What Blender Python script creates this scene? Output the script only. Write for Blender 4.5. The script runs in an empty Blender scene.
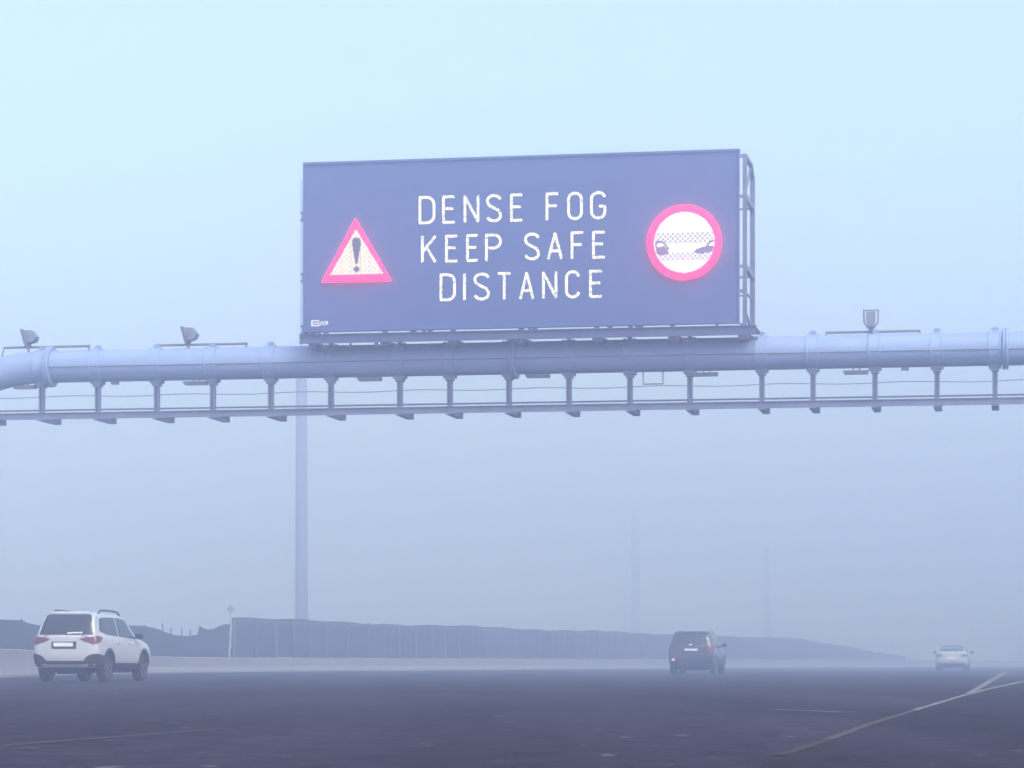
import bpy, bmesh, math, random
from mathutils import Vector, Matrix
from mathutils.bvhtree import BVHTree
random.seed(7)
R = math.radians
sc = bpy.context.scene
COL = sc.collection

# ------------------------------------------------------------------ camera / pixel geometry
F = 2900.0          # focal length in pixels
HY = 662.6          # horizon row
CH = 0.45           # camera height
def at(px, py, D):
    return Vector(((px - 512) / F * D, D, CH + (HY - py) / F * D))
def ground(px, py, z=0.0):
    D = (CH - z) * F / (py - HY)
    return Vector(((px - 512) / F * D, D, z))

cam = bpy.data.cameras.new('camera')
cam.sensor_fit = 'HORIZONTAL'; cam.sensor_width = 36.0
cam.lens = F / 1024 * 36.0
cam.shift_y = (HY - 384) / 1024
cam.clip_start = 0.1; cam.clip_end = 9000
co = bpy.data.objects.new('camera', cam); COL.objects.link(co)
co.location = (0, 0, CH); co.rotation_euler = (R(90), 0, 0)
sc.camera = co

# ------------------------------------------------------------------ materials
def mat(name, col, rough=0.6, metal=0.0, var=0.12, scale=6.0, bump=0.0, coat=0.0, spec=0.5, stretch=(1, 1, 1)):
    m = bpy.data.materials.new(name); m.use_nodes = True
    nt = m.node_tree; b = nt.nodes['Principled BSDF']
    b.inputs['Roughness'].default_value = rough; b.inputs['Metallic'].default_value = metal
    b.inputs['Coat Weight'].default_value = coat
    b.inputs['Specular IOR Level'].default_value = spec
    tc = nt.nodes.new('ShaderNodeTexCoord'); mp = nt.nodes.new('ShaderNodeMapping')
    mp.inputs['Scale'].default_value = stretch
    nz = nt.nodes.new('ShaderNodeTexNoise'); nz.inputs['Scale'].default_value = scale
    nz.inputs['Detail'].default_value = 6; nz.inputs['Roughness'].default_value = 0.6
    nt.links.new(tc.outputs['Object'], mp.inputs['Vector']); nt.links.new(mp.outputs['Vector'], nz.inputs['Vector'])
    rp = nt.nodes.new('ShaderNodeValToRGB')
    rp.color_ramp.elements[0].position = 0.3; rp.color_ramp.elements[1].position = 0.7
    rp.color_ramp.elements[0].color = (*[c * (1 - var) for c in col], 1)
    rp.color_ramp.elements[1].color = (*[min(1, c * (1 + var)) for c in col], 1)
    nt.links.new(nz.outputs['Fac'], rp.inputs['Fac']); nt.links.new(rp.outputs['Color'], b.inputs['Base Color'])
    if bump:
        bp = nt.nodes.new('ShaderNodeBump'); bp.inputs['Strength'].default_value = bump
        bp.inputs['Distance'].default_value = 0.02
        nt.links.new(nz.outputs['Fac'], bp.inputs['Height']); nt.links.new(bp.outputs['Normal'], b.inputs['Normal'])
    return m
def emit(name, col, strength, base=(0.02, 0.02, 0.02)):
    m = bpy.data.materials.new(name); m.use_nodes = True
    b = m.node_tree.nodes['Principled BSDF']
    b.inputs['Base Color'].default_value = (*base, 1)
    b.inputs['Emission Color'].default_value = (*col, 1)
    b.inputs['Emission Strength'].default_value = strength
    return m

M = {}
M['steel'] = mat('painted_steel', (0.22, 0.30, 0.48), 0.5, 0.0, 0.10, 1.2, stretch=(0.6, 1, 3))
M['galv'] = mat('galvanised_steel', (0.13, 0.15, 0.22), 0.55, 0.1, 0.2, 3.0)
M['darkgalv'] = mat('dark_steel', (0.12, 0.12, 0.14), 0.6, 0.1, 0.2, 3.0)
M['black'] = mat('matt_dark_panel', (0.072, 0.105, 0.25), 0.75, 0, 0.07, 1.5, spec=0.25)
M['plate'] = mat('white_plate', (0.75, 0.75, 0.75), 0.5, 0, 0.05, 20)
M['sensor'] = mat('grey_housing', (0.16, 0.17, 0.20), 0.5, 0.1, 0.1, 8)
M['concrete'] = mat('concrete', (0.19, 0.195, 0.21), 0.9, 0, 0.18, 0.9, 0.15, stretch=(1, 1, 2.5))
M['hoarding'] = mat('dark_hoarding_sheet', (0.014, 0.017, 0.030), 0.7, 0, 0.3, 0.35)
M['net'] = mat('dark_shade_net', (0.012, 0.014, 0.026), 0.9, 0, 0.4, 0.6)
M['post'] = mat('pale_post', (0.075, 0.082, 0.105), 0.6, 0, 0.15, 2)
M['ledw'] = emit('led_white', (1.0, 0.98, 0.84), 0.62)
M['ledy'] = emit('led_warm_white', (1.0, 0.90, 0.55), 0.46)
M['ledd'] = emit('led_dim_white', (0.85, 0.88, 1.0), 0.30)
M['ledr'] = emit('led_red', (1.0, 0.0, 0.025), 8.0)
M['ledr2'] = emit('led_red_dim', (1.0, 0.0, 0.03), 4.0)
M['ledp'] = emit('led_dim_violet', (0.5, 0.42, 0.8), 0.22)
M['ledv'] = emit('led_pale_violet', (0.85, 0.72, 1.0), 0.36)
M['ledk'] = emit('led_faint_blue', (0.35, 0.4, 0.6), 0.10)  # exclamation mark cells, given a faint glow for their greyish blue tone
M['white_paint'] = mat('white_car_paint', (0.41, 0.425, 0.445), 0.35, 0, 0.05, 3, coat=0.3)
M['dark_paint'] = mat('black_car_paint', (0.018, 0.014, 0.034), 0.3, 0, 0.1, 3, coat=0.7)
M['silver_paint'] = mat('pale_car_paint', (0.36, 0.375, 0.40), 0.3, 0.0, 0.03, 3, coat=0.6)
M['plastic'] = mat('black_plastic', (0.018, 0.018, 0.02), 0.65, 0, 0.2, 10)
M['chrome'] = mat('silver_trim', (0.5, 0.5, 0.52), 0.3, 0.6, 0.05, 10)
M['glass'] = mat('tinted_glass', (0.025, 0.028, 0.035), 0.12, 0, 0.05, 2, spec=0.3)
M['rubber'] = mat('tyre_rubber', (0.016, 0.016, 0.017), 0.85, 0, 0.2, 12, 0.1)
M['rim'] = mat('alloy_rim', (0.14, 0.14, 0.15), 0.35, 0.7, 0.1, 10)
M['lens'] = mat('red_lens', (0.11, 0.004, 0.022), 0.2, 0, 0.1, 8, coat=0.4)
M['lamp'] = emit('rear_fog_lamp', (1.0, 0.5, 0.6), 0.6)
M['clear'] = mat('clear_lens', (0.6, 0.6, 0.62), 0.15, 0, 0.1, 8, coat=0.4)
M['bluesteel'] = mat('blue_grey_steel', (0.055, 0.075, 0.16), 0.6, 0.1, 0.2, 3.0)
M['mast'] = mat('weathered_mast_steel', (0.34, 0.35, 0.38), 0.6, 0.1, 0.15, 0.8, stretch=(1, 1, 0.2))
M['palepost'] = mat('off_white_post', (0.40, 0.41, 0.43), 0.6, 0, 0.15, 3)
M['sign'] = mat('grey_sign_back', (0.22, 0.22, 0.22), 0.6, 0, 0.1, 5)

# ------------------------------------------------------------------ mesh builder
class MB:
    def __init__(self): self.v = []; self.f = []; self.mi = []
    def add(self, vs, fs, mi=0):
        n = len(self.v); self.v += [Vector(p) for p in vs]
        for f in fs: self.f.append([n + i for i in f]); self.mi.append(mi)
        return self
    def box(self, a, b, mi=0):
        x0, y0, z0 = a; x1, y1, z1 = b
        return self.add([(x0,y0,z0),(x1,y0,z0),(x1,y1,z0),(x0,y1,z0),(x0,y0,z1),(x1,y0,z1),(x1,y1,z1),(x0,y1,z1)],
                 [(0,3,2,1),(4,5,6,7),(0,1,5,4),(1,2,6,5),(2,3,7,6),(3,0,4,7)], mi)
    def bar(self, p, q, w, h, up=(0, 0, 1), mi=0):
        p = Vector(p); q = Vector(q); d = (q - p).normalized()
        s = d.cross(Vector(up))
        if s.length < 1e-4: s = d.cross(Vector((0, 1, 0)))
        s.normalize(); u = s.cross(d).normalized()
        vs = []
        for c in (p, q):
            for a, b in ((-1,-1),(1,-1),(1,1),(-1,1)): vs.append(c + s * (a * w / 2) + u * (b * h / 2))
        return self.add(vs, [(0,3,2,1),(4,5,6,7),(0,1,5,4),(1,2,6,5),(2,3,7,6),(3,0,4,7)], mi)
    def tube(self, pts, r, n=10, cap=True, mi=0):
        pts = [Vector(p) for p in pts]
        rs = r if isinstance(r, (list, tuple)) else [r] * len(pts)
        rings = []; prev = None
        for i, p in enumerate(pts):
            a = pts[max(0, i-1)]; b = pts[min(len(pts)-1, i+1)]
            d = (b - a).normalized()
            if prev is None:
                u = d.cross(Vector((0, 1, 0)))
                if u.length < 1e-3: u = d.cross(Vector((0, 0, 1)))
            else: u = prev - d * prev.dot(d)
            u.normalize(); prev = u; w = d.cross(u)
            rings.append([p + (u * math.cos(2*math.pi*k/n) + w * math.sin(2*math.pi*k/n)) * rs[i] for k in range(n)])
        vs = [q for g in rings for q in g]; fs = []
        for i in range(len(pts)-1):
            for k in range(n):
                fs.append((i*n+k, i*n+(k+1) % n, (i+1)*n+(k+1) % n, (i+1)*n+k))
        if cap:
            fs.append(tuple(range(n))[::-1]); fs.append(tuple((len(pts)-1)*n+k for k in range(n)))
        return self.add(vs, fs, mi)
    def lathe(self, prof, centre, axis, n=32, mi=0, closed=True):
        """prof: list of (radius, offset along axis) ; axis 'x'|'y'|'z'"""
        c = Vector(centre); vs = []
        for (r, o) in prof:
            for k in range(n):
                a = 2*math.pi*k/n; s, t = r*math.cos(a), r*math.sin(a)
                vs.append(c + (Vector((o, s, t)) if axis == 'x' else Vector((t, o, s)) if axis == 'y' else Vector((s, t, o))))
        m = len(prof); fs = []
        for i in range(m if closed else m-1):
            j = (i+1) % m
            for k in range(n): fs.append((i*n+k, i*n+(k+1) % n, j*n+(k+1) % n, j*n+k))
        return self.add(vs, fs, mi)
    def build(self, name, mats, parent=None, base=(0, 0, 0), smooth=None):
        me = bpy.data.meshes.new(name); b = Vector(base)
        me.from_pydata([tuple(v - b) for v in self.v], [], self.f)
        if not isinstance(mats, (list, tuple)): mats = [mats]
        for m in mats: me.materials.append(m)
        for p, i in zip(me.polygons, self.mi): p.material_index = i
        bm = bmesh.new(); bm.from_mesh(me); bmesh.ops.recalc_face_normals(bm, faces=bm.faces) if smooth != 'flat' else None
        bm.to_mesh(me); bm.free()
        if smooth and smooth != 'flat':
            for p in me.polygons: p.use_smooth = True
            me.set_sharp_from_angle(angle=R(smooth))
        o = bpy.data.objects.new(name, me); COL.objects.link(o)
        if parent: o.parent = parent
        return o
def tag(o, label=None, cat=None, group=None, kind=None):
    if label: o['label'] = label
    if cat: o['category'] = cat
    if group: o['group'] = group
    if kind: o['kind'] = kind
    return o
def empty(name, loc, rz=0.0):
    o = bpy.data.objects.new(name, None); COL.objects.link(o)
    o.location = loc; o.rotation_euler = (0, 0, rz); o.empty_display_size = 0.3
    return o
def copy_tree(o, parent=None):
    c = o.copy(); COL.objects.link(c); c.parent = parent
    for ch in list(o.children): copy_tree(ch, c)
    return c

# ------------------------------------------------------------------ world, sun, haze
SUN_EL, SUN_ROT = 52.0, 150.0
w = bpy.data.worlds.new('World'); sc.world = w; w.use_nodes = True
nt = w.node_tree; bg = nt.nodes['Background']
sky = nt.nodes.new('ShaderNodeTexSky'); sky.sky_type = 'NISHITA'; sky.sun_disc = False
sky.sun_elevation = R(SUN_EL); sky.sun_rotation = R(SUN_ROT)
sky.air_density = 1.0; sky.dust_density = 3.1; sky.ozone_density = 2.3
nt.links.new(sky.outputs[0], bg.inputs['Color']); bg.inputs['Strength'].default_value = 0.13
sl = bpy.data.lights.new('sun', 'SUN'); sl.energy = 0.7; sl.angle = R(25); sl.color = (1.0, 0.95, 0.88)
so = bpy.data.objects.new('sun', sl); COL.objects.link(so)
# direction to the sun in Blender's sky: rotation measured clockwise from +Y
d = Vector((math.sin(R(SUN_ROT)) * math.cos(R(SUN_EL)), math.cos(R(SUN_ROT)) * math.cos(R(SUN_EL)), math.sin(R(SUN_EL))))
so.rotation_euler = d.to_track_quat('Z', 'Y').to_euler(); so.location = d * 300

HALF = 1600.0
hz = MB().box((-HALF - 20, -300, -1.0), (HALF + 20, HALF + 20, 36.0))
hm = bpy.data.materials.new('fog_air'); hm.use_nodes = True
hn = hm.node_tree; hn.nodes.remove(hn.nodes['Principled BSDF'])
pv = hn.nodes.new('ShaderNodeVolumePrincipled')
pv.inputs['Color'].default_value = (0.60, 0.635, 0.785, 1)
pv.inputs['Absorption Color'].default_value = (0.9, 0.9, 0.9, 1)
pv.inputs['Density'].default_value = 0.0107
pv.inputs['Anisotropy'].default_value = 0.82
hn.links.new(pv.outputs[0], hn.nodes['Material Output'].inputs['Volume'])
tag(hz.build('haze', hm), 'pale blue fog filling the air over the highway', 'fog', kind='stuff')

# ------------------------------------------------------------------ ground, road, markings
HEAD = R(10.7)                                     # road heading, clockwise from +Y
rd = Vector((math.sin(HEAD), math.cos(HEAD), 0)); rn = Vector((math.cos(HEAD), -math.sin(HEAD), 0))
gm = mat('desert_sand', (0.17, 0.155, 0.135), 0.95, 0, 0.2, 0.08, 0.2)
g = MB().add([(-HALF, -280, 0), (HALF, -280, 0), (HALF, HALF, 0), (-HALF, HALF, 0)], [(0, 1, 2, 3)])
tag(g.build('ground', gm), 'flat sandy desert ground on both sides of the highway', 'ground', kind='structure')

# barrier plan (pixel column, distance)
def plan(px, D): return Vector(((px - 512) / F * D, D, 0))
bar_pts = [Vector((-14.6, -60, 0)), Vector((-14.6, 40, 0)), Vector((-14.75, 65, 0)), plan(0, 86), plan(36, 95), plan(80, 104), plan(118, 113), plan(152, 122), plan(200, 131)] + [Vector((-14.0 + 0.322*(D-145) + 2.6, D - 0.8, 0)) for D in (146, 165, 190, 220, 260, 330)]
bar_pts.append(bar_pts[-1] + (bar_pts[-1] - bar_pts[-2]) * 6)

def asphalt(k=1.0):
    m = bpy.data.materials.new('worn_asphalt'); m.use_nodes = True
    nt = m.node_tree; b = nt.nodes['Principled BSDF']; L = nt.links.new
    tc = nt.nodes.new('ShaderNodeTexCoord')
    def noise(scale, stretch, rot=0.0, detail=5):
        mp = nt.nodes.new('ShaderNodeMapping'); mp.inputs['Scale'].default_value = stretch
        mp.inputs['Rotation'].default_value = (0, 0, rot)
        n = nt.nodes.new('ShaderNodeTexNoise'); n.inputs['Scale'].default_value = scale; n.inputs['Detail'].default_value = detail
        L(tc.outputs['Object'], mp.inputs['Vector']); L(mp.outputs['Vector'], n.inputs['Vector']); return n
    def ramp(n, p0, c0, p1, c1):
        r = nt.nodes.new('ShaderNodeValToRGB'); e = r.color_ramp.elements
        e[0].position = p0; e[0].color = (*c0, 1); e[1].position = p1; e[1].color = (*c1, 1)
        L(n.outputs['Fac'], r.inputs['Fac']); return r
    def mix(mode, fac, a, bb):
        x = nt.nodes.new('ShaderNodeMix'); x.data_type = 'RGBA'; x.blend_type = mode
        if isinstance(fac, float): x.inputs[0].default_value = fac
        else: L(fac, x.inputs[0])
        L(a, x.inputs[6]); 
        if isinstance(bb, tuple): x.inputs[7].default_value = (*bb, 1)
        else: L(bb, x.inputs[7])
        return x.outputs[2]
    fine = ramp(noise(60, (1, 1, 1)), 0.3, (0.018*k, 0.015*k, 0.026*k), 0.7, (0.034*k, 0.029*k, 0.047*k))
    tracks = ramp(noise(0.55, (1.0, 0.06, 1), HEAD), 0.35, (0.78, 0.78, 0.78), 0.68, (1.22, 1.22, 1.22))
    patch = ramp(noise(0.16, (1, 0.5, 1), HEAD), 0.40, (0.85, 0.85, 0.85), 0.62, (1.15, 1.15, 1.15))
    c = mix('MULTIPLY', 1.0, fine.outputs[0], tracks.outputs[0]); c = mix('MULTIPLY', 1.0, c, patch.outputs[0])
    mott = ramp(noise(3.2, (1, 0.8, 1), HEAD, 8), 0.36, (0.75, 0.75, 0.75), 0.66, (1.28, 1.28, 1.28)); c = mix('MULTIPLY', 1.0, c, mott.outputs[0])
    fl = noise(5.0, (1.0, 0.35, 1), HEAD, 3)
    fk = ramp(fl, 0.66, (0, 0, 0), 0.71, (1, 1, 1))
    c = mix('MIX', fk.outputs[0], c, (0.090, 0.085, 0.092))
    L(c, b.inputs['Base Color']); b.inputs['Roughness'].default_value = 0.9; b.inputs['Specular IOR Level'].default_value = 0.08
    bp = nt.nodes.new('ShaderNodeBump'); bp.inputs['Strength'].default_value = 0.4; bp.inputs['Distance'].default_value = 0.008
    L(noise(60, (1, 1, 1)).outputs['Fac'], bp.inputs['Height']); L(bp.outputs['Normal'], b.inputs['Normal'])
    return m
AS = asphalt()
rv = []
for p in bar_pts: rv += [(p.x - 0.4, p.y, 0.004), (p.x + 140, p.y, 0.004)]
rf = [(2*i, 2*i+1, 2*i+3, 2*i+2) for i in range(len(bar_pts)-1)]
tag(MB().add(rv, rf).build('road', AS), 'wide dark asphalt highway fading into fog', 'road', kind='structure')

paint = mat('worn_road_paint', (0.13, 0.127, 0.120), 0.8, 0, 0.5, 9.0, spec=0.1)
def strip(pts, width, z, name, m, label):
    mb = MB(); vs = []
    for i, p in enumerate(pts):
        a = pts[max(0, i-1)]; b = pts[min(len(pts)-1, i+1)]
        t = (b - a).normalized(); n = Vector((t.y, -t.x, 0))
        wd = width[i] if isinstance(width, list) else width
        for s in (-0.5, 0.5): vs.append((p.x + n.x*wd*s, p.y + n.y*wd*s, z))
    mb.add(vs, [(2*i, 2*i+1, 2*i+3, 2*i+2) for i in range(len(pts)-1)])
    return tag(mb.build(name, m), label, 'road marking', kind='structure')
main_line = [ground(700, 790), ground(780, 757), ground(830, 740), ground(870, 725), ground(915, 711), ground(960, 697), ground(990, 689), ground(1024, 681.5), ground(1075, 674)]
wide = [0.075, 0.075, 0.07, 0.065, 0.065, 0.085, 0.11, 0.16, 0.2]
paint3 = mat('nearly_gone_road_paint', (0.038, 0.034, 0.034), 0.9, 0, 0.5, 14.0, spec=0.1)
paint2 = mat('faded_road_paint', (0.058, 0.055, 0.050), 0.85, 0, 0.5, 14.0, spec=0.1)
strip(main_line[1:3], wide[1:3], 0.009, 'road_marking', paint3, 'nearly vanished near end of the edge line')
strip(main_line[2:5], wide[2:5], 0.0092, 'road_marking', paint2, 'faded middle stretch of the edge line')
strip(main_line[4:], wide[4:], 0.0094, 'road_marking', paint, 'worn pale edge line curving to the right past the gore')
strip([ground(968, 694.6), ground(978, 689), ground(990, 681.5), ground(1006, 672.5)], [0.09, 0.13, 0.18, 0.32], 0.0115, 'road_marking', paint, 'pale gore line branching straight ahead from the edge line')
p0 = ground(150, 735)
fp = mat('very_worn_road_paint', (0.050, 0.048, 0.052), 0.85, 0, 0.45, 5.0, spec=0.1)
strip([p0 - rd*6, p0 + rd*1.6], 0.10, 0.007, 'road_marking', fp, 'faint worn lane line at the near left of the road')
strip([ground(772, 710), ground(810, 711.4), ground(848, 713)], 0.11, 0.0075, 'road_marking', paint, 'short pale mark across the lane below the gore')
# darker shoulder surface to the right of the edge line
sm = asphalt(0.82)
shl = [ground(640, 830)] + main_line
vs = []
for p in shl: vs += [(p.x + 0.02, p.y, 0.0065), (p.x + 40, p.y, 0.0065)]
tag(MB().add(vs, [(2*i, 2*i+1, 2*i+3, 2*i+2) for i in range(len(shl)-1)]).build('road_shoulder', sm), 'darker asphalt shoulder right of the edge line', 'road shoulder', kind='structure')

# ------------------------------------------------------------------ concrete barrier
def densify(pts, step):
    out = []
    for a, b in zip(pts[:-1], pts[1:]):
        n = max(1, int((b - a).length / step))
        for k in range(n): out.append(a + (b - a) * (k / n))
    out.append(pts[-1]); return out
def smooth_pts(pts, it=2):
    for _ in range(it):
        q = [pts[0]]
        for a, b in zip(pts[:-1], pts[1:]): q += [a * .75 + b * .25, a * .25 + b * .75]
        pts = q + [pts[-1]]
    return pts
bp_ = smooth_pts(bar_pts, 2)
prof = [(0.31, 0), (0.31, 0.07), (0.16, 0.33), (0.10, 0.83), (0.08, 0.86), (-0.08, 0.86), (-0.10, 0.83), (-0.16, 0.33), (-0.31, 0.07), (-0.31, 0)]
bh = lambda y: 1.0 - 0.19 * max(0.0, min(1.0, (y - 92) / 35.0))
mb = MB(); vs = []; n = len(prof)
for i, p in enumerate(bp_):
    t = (bp_[min(len(bp_)-1, i+1)] - bp_[max(0, i-1)]).normalized(); nn = Vector((t.y, -t.x, 0))
    for (o, z) in prof: vs.append(p + nn * o + Vector((0, 0, z * bh(p.y) + 0.002)))
fs = []
for i in range(len(bp_)-1):
    for k in range(n-1): fs.append((i*n+k, i*n+k+1, (i+1)*n+k+1, (i+1)*n+k))
mb.add(vs, fs)
tag(mb.build('concrete_barrier', M['concrete'], smooth=25), 'long low pale concrete barrier along the left edge of the road', 'barrier')

# ------------------------------------------------------------------ hoarding fence and net fence
def fence_pt(D): return Vector((-14.0 + 0.322 * (D - 145), D, 0))
fdir = (fence_pt(246) - fence_pt(145)).normalized(); fn = Vector((fdir.y, -fdir.x, 0))   # fn points to the road
FB = fence_pt(145)
hf = tag(empty('hoarding_fence', FB, 0), 'long dark site hoarding with pale posts behind the concrete barrier', 'fence')
FL = 190.0; H0 = 2.685
mb = MB(); N = int(FL / 0.25); vs = []
for i in range(N+1):
    s = i * 0.25
    p = fdir * s - fn * (0.03 if i % 2 else 0.0)
    h = H0 * (1.0 - 0.60*max(0.0, (s - 135.0)/55.0)) + 0.05 * math.sin(s * 0.21) + 0.03 * math.sin(s * 0.9)
    for off in (0, -0.04):
        for z in (0.0, h): vs.append(p + fn * off + Vector((0, 0, z)))
fs = []
for i in range(N):
    a, b = 4*i, 4*(i+1)
    fs += [(a, b, b+1, a+1), (a+2, a+3, b+3, b+2), (a+1, b+1, b+3, a+3)]
mb.add(vs, fs); mb.build('sheet_panel', M['hoarding'], hf)
mb = MB(); mb.bar(fdir*0 + fn*0.035 + Vector((0,0,H0-0.14)), fdir*84 + fn*0.035 + Vector((0,0,H0-0.14)), 0.05, 0.08); mb.build('top_rail', M['darkgalv'], hf)
s = 0.0; first = None; k = 0
while s < 84 and k < 100:
    if first is None:
        first = MB().box((-0.06, -0.05, 0), (0.06, 0.05, H0 - 0.02)).build('post', M['post'], hf); o = first
    else:
        o = first.copy(); COL.objects.link(o); o.parent = hf
    o.location = fdir * s + fn * 0.12; o.rotation_euler = (0, 0, math.atan2(fdir.y, fdir.x) + R(random.uniform(-2, 2)))
    o.scale = (random.uniform(0.6, 1.1), 1, 1)
    s += 2.75 + random.uniform(-0.45, 0.45); k += 1

net_px = [(a_, b_, c_ * 0.763) for a_, b_, c_ in [(-140, 618, 96), (-60, 619, 120), (0, 619.5, 142), (12, 620, 146), (21, 620, 148), (27, 623, 150), (40, 625.5, 153), (60, 628, 157), (90, 627, 163), (133, 625.5, 171), (143, 626.0, 172), (152, 627.5, 174),
          (160, 630, 176), (166, 632.5, 177), (172, 634.5, 178), (178, 635.6, 179), (186, 636.2, 181), (192, 635.5, 182), (197, 634.6, 183), (199.5, 626.4, 183.5), (203, 628, 184), (208, 629.8, 185), (214, 628.5, 186), (219, 626.2, 187), (224, 624.4, 188), (229.5, 624.2, 189)]]
NB = plan(0, 108)
nf = tag(empty('net_fence', NB), 'sagging dark net fence with thin posts left of the hoarding', 'fence')
mb = MB(); vs = []; rows = 6
for i, (px, py, D) in enumerate(net_px):
    top = at(px, py, D)
    for r in range(rows + 1):
        f = r / rows
        wob = 0.12 * math.sin(i * 1.7 + r * 1.3)
        vs.append(Vector((top.x + wob * (1 - f), top.y + wob, top.z * f)))
m_ = len(vs); vs += [v + Vector((0.02, 0.05, 0)) for v in vs]
fs = []
q = rows + 1
for i in range(len(net_px)-1):
    for r in range(rows):
        a = i*q + r; fs.append((a, a+q, a+q+1, a+1)); fs.append((m_+a, m_+a+1, m_+a+q+1, m_+a+q))
    a = i*q + rows; fs.append((a, a+q, m_+a+q, m_+a))
mb.add(vs, fs); mb.build('net', M['net'], nf, base=NB, smooth=60)
for (px, py, D) in ((21, 619, 148.3), (162.3, 623.5, 176.7), (170.5, 628.0, 178), (181.5, 628.0, 180.2), (190, 629.6, 182.2), (199.3, 626, 183.8), (144, 624.8, 172.5), (60, 625, 157.4)):
    t = at(px, py, D * 0.763)
    MB().tube([(t.x, t.y + 0.12, 0), (t.x, t.y + 0.12, t.z)], 0.036, 8).build('post', M['darkgalv'], nf, base=NB)

# diamond sign on a post in front of the fence corner
dp = at(230, 640, 143.9); 
ds = tag(empty('road_sign', (dp.x, dp.y, 0)), 'small grey diamond sign on a white post at the fence corner', 'sign')
top = at(230.3, 609.5, 143.9).z
MB().tube([(0.0, 0, 0), (-0.04, 0, 1.0), (0.045, 0, 2.0), (0.045, 0, top - 0.1)], 0.05, 10).build('post', M['palepost'], ds)
mb = MB(); a = 0.205
mb.add([(0.04, -0.08, top - a*1.15), (0.04 + a, -0.08, top), (0.04, -0.08, top + a*1.15), (0.04 - a, -0.08, top), (0.04, -0.11, top - a*1.15), (0.04 + a, -0.11, top), (0.04, -0.11, top + a*1.15), (0.04 - a, -0.11, top)],
       [(0, 1, 2, 3), (7, 6, 5, 4), (0, 1, 5, 4), (1, 2, 6, 5), (2, 3, 7, 6), (3, 0, 4, 7)])
mb.build('sign_plate', M['sign'], ds)

# ------------------------------------------------------------------ tall lighting masts in the fog
def mast(px, D, r0, h, label):
    p = plan(px, D)
    t = tag(empty('lighting_mast', p), label, 'mast', 'tall masts in the fog')
    MB().box((-r0*1.7, -r0*1.7, 0), (r0*1.7, r0*1.7, 0.35)).build('base', M['concrete'], t)
    hs = min(h, 22.6)
    MB().tube([(0, 0, 0.3), (0, 0, hs*0.5), (0, 0, hs), (0, 0, hs + 0.25)], [r0, r0*0.93, r0*0.84, r0*0.5], 16).build('shaft', M['galv'], t, smooth=40)
    if h > hs: MB().tube([(0, 0, hs + 0.2), (0, 0, h)], [0.085, 0.06], 10).build('faded_mast_top', M['galv'], t)  # thin rod in place of the full upper mast, imitates its fading in fog
mast(301.5, 210, 0.47, 35.4, 'nearest tall pale mast rising behind the hoarding left of the gantry sign')
mast(635.5, 440, 0.74, 22.5, 'faint far mast just left of the dark car')
mast(767, 490, 0.66, 20.0, 'faintest mast between the dark car and the pale sedan')

# ------------------------------------------------------------------ gantry
PHI = R(10.3)
GO = Vector((0, 72.0, 0))
ex = Vector((math.cos(PHI), -math.sin(PHI), 0)); ey = Vector((math.sin(PHI), math.cos(PHI), 0))
def gp(px, py, yo=0.0):
    d = Vector(((px - 512) / F, 1, (HY - py) / F)); C = Vector((0, 0, CH))
    k = (GO + ey * yo - C).dot(ey) / d.dot(ey); P = C + d * k
    return ((P - GO).dot(ex), P.z)
gz = gp(512, 358.2)[1]            # pipe axis height
PR = 0.405
gan = tag(empty('sign_gantry', GO, -PHI), 'pale grey tubular gantry spanning the whole highway', 'gantry')
xl = gp(44, 369)[0]; xr = gp(1150, 345)[0]
RB = 4.6
pts = [(xl - RB, 0, 0.25), (xl - RB, 0, gz - RB - 0.8)]
pts += [(xl - RB*math.sin(R(a)), 0, gz - RB + RB*math.cos(R(a))) for a in range(88, -1, -4)]
pts += [(xl + (xr - xl)*k/6, 0, gz) for k in range(1, 6)]
pts += [(xr + RB*math.sin(R(a)), 0, gz - RB + RB*math.cos(R(a))) for a in range(0, 89, 4)]
pts += [(xr + RB, 0, gz - RB - 0.8), (xr + RB, 0, 0.25)]
MB().tube(pts, PR, 40).build('tube_beam', M['steel'], gan, smooth=40)
for x in (xl - RB, xr + RB):
    MB().lathe([(0.3, 0.0), (0.9, 0.0), (0.9, 0.35), (0.3, 0.35)], (x, 0, 0), 'z', 24).build('column_footing', M['concrete'], gan)
def flange(x, r, wdt):
    MB().lathe([(PR-0.05, -wdt), (r-0.02, -wdt), (r, -wdt+0.015), (r, -0.012), (r-0.03, -0.005), (r-0.03, 0.005), (r, 0.012), (r, wdt-0.015), (r-0.02, wdt), (PR-0.05, wdt)], (x, 0, gz), 'x', 40).build('joint_flange', M['steel'], gan, smooth=30)
flange(gp(51, 369)[0], 0.52, 0.075); flange(gp(515, 357)[0], 0.52, 0.07)
flange(gp(1005.5, 353)[0], 0.50, 0.07)
xs = [gp(px, 400)[0] for px in (42, 98, 157, 213, 271, 331, 400, 450, 509, 569, 630, 690, 762, 813, 875, 937, 995)]
step = (xs[-1]-xs[0]) / 16
xs = [xs[0]-2*step, xs[0]-step] + xs + [xs[-1]+step, xs[-1]+2*step, xs[-1]+3*step]
zr_top = gp(512, 405.3, -0.1)[1]; zr_bot = gp(512, 412.2, -0.1)[1]
cl = hg = cb = None
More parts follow.
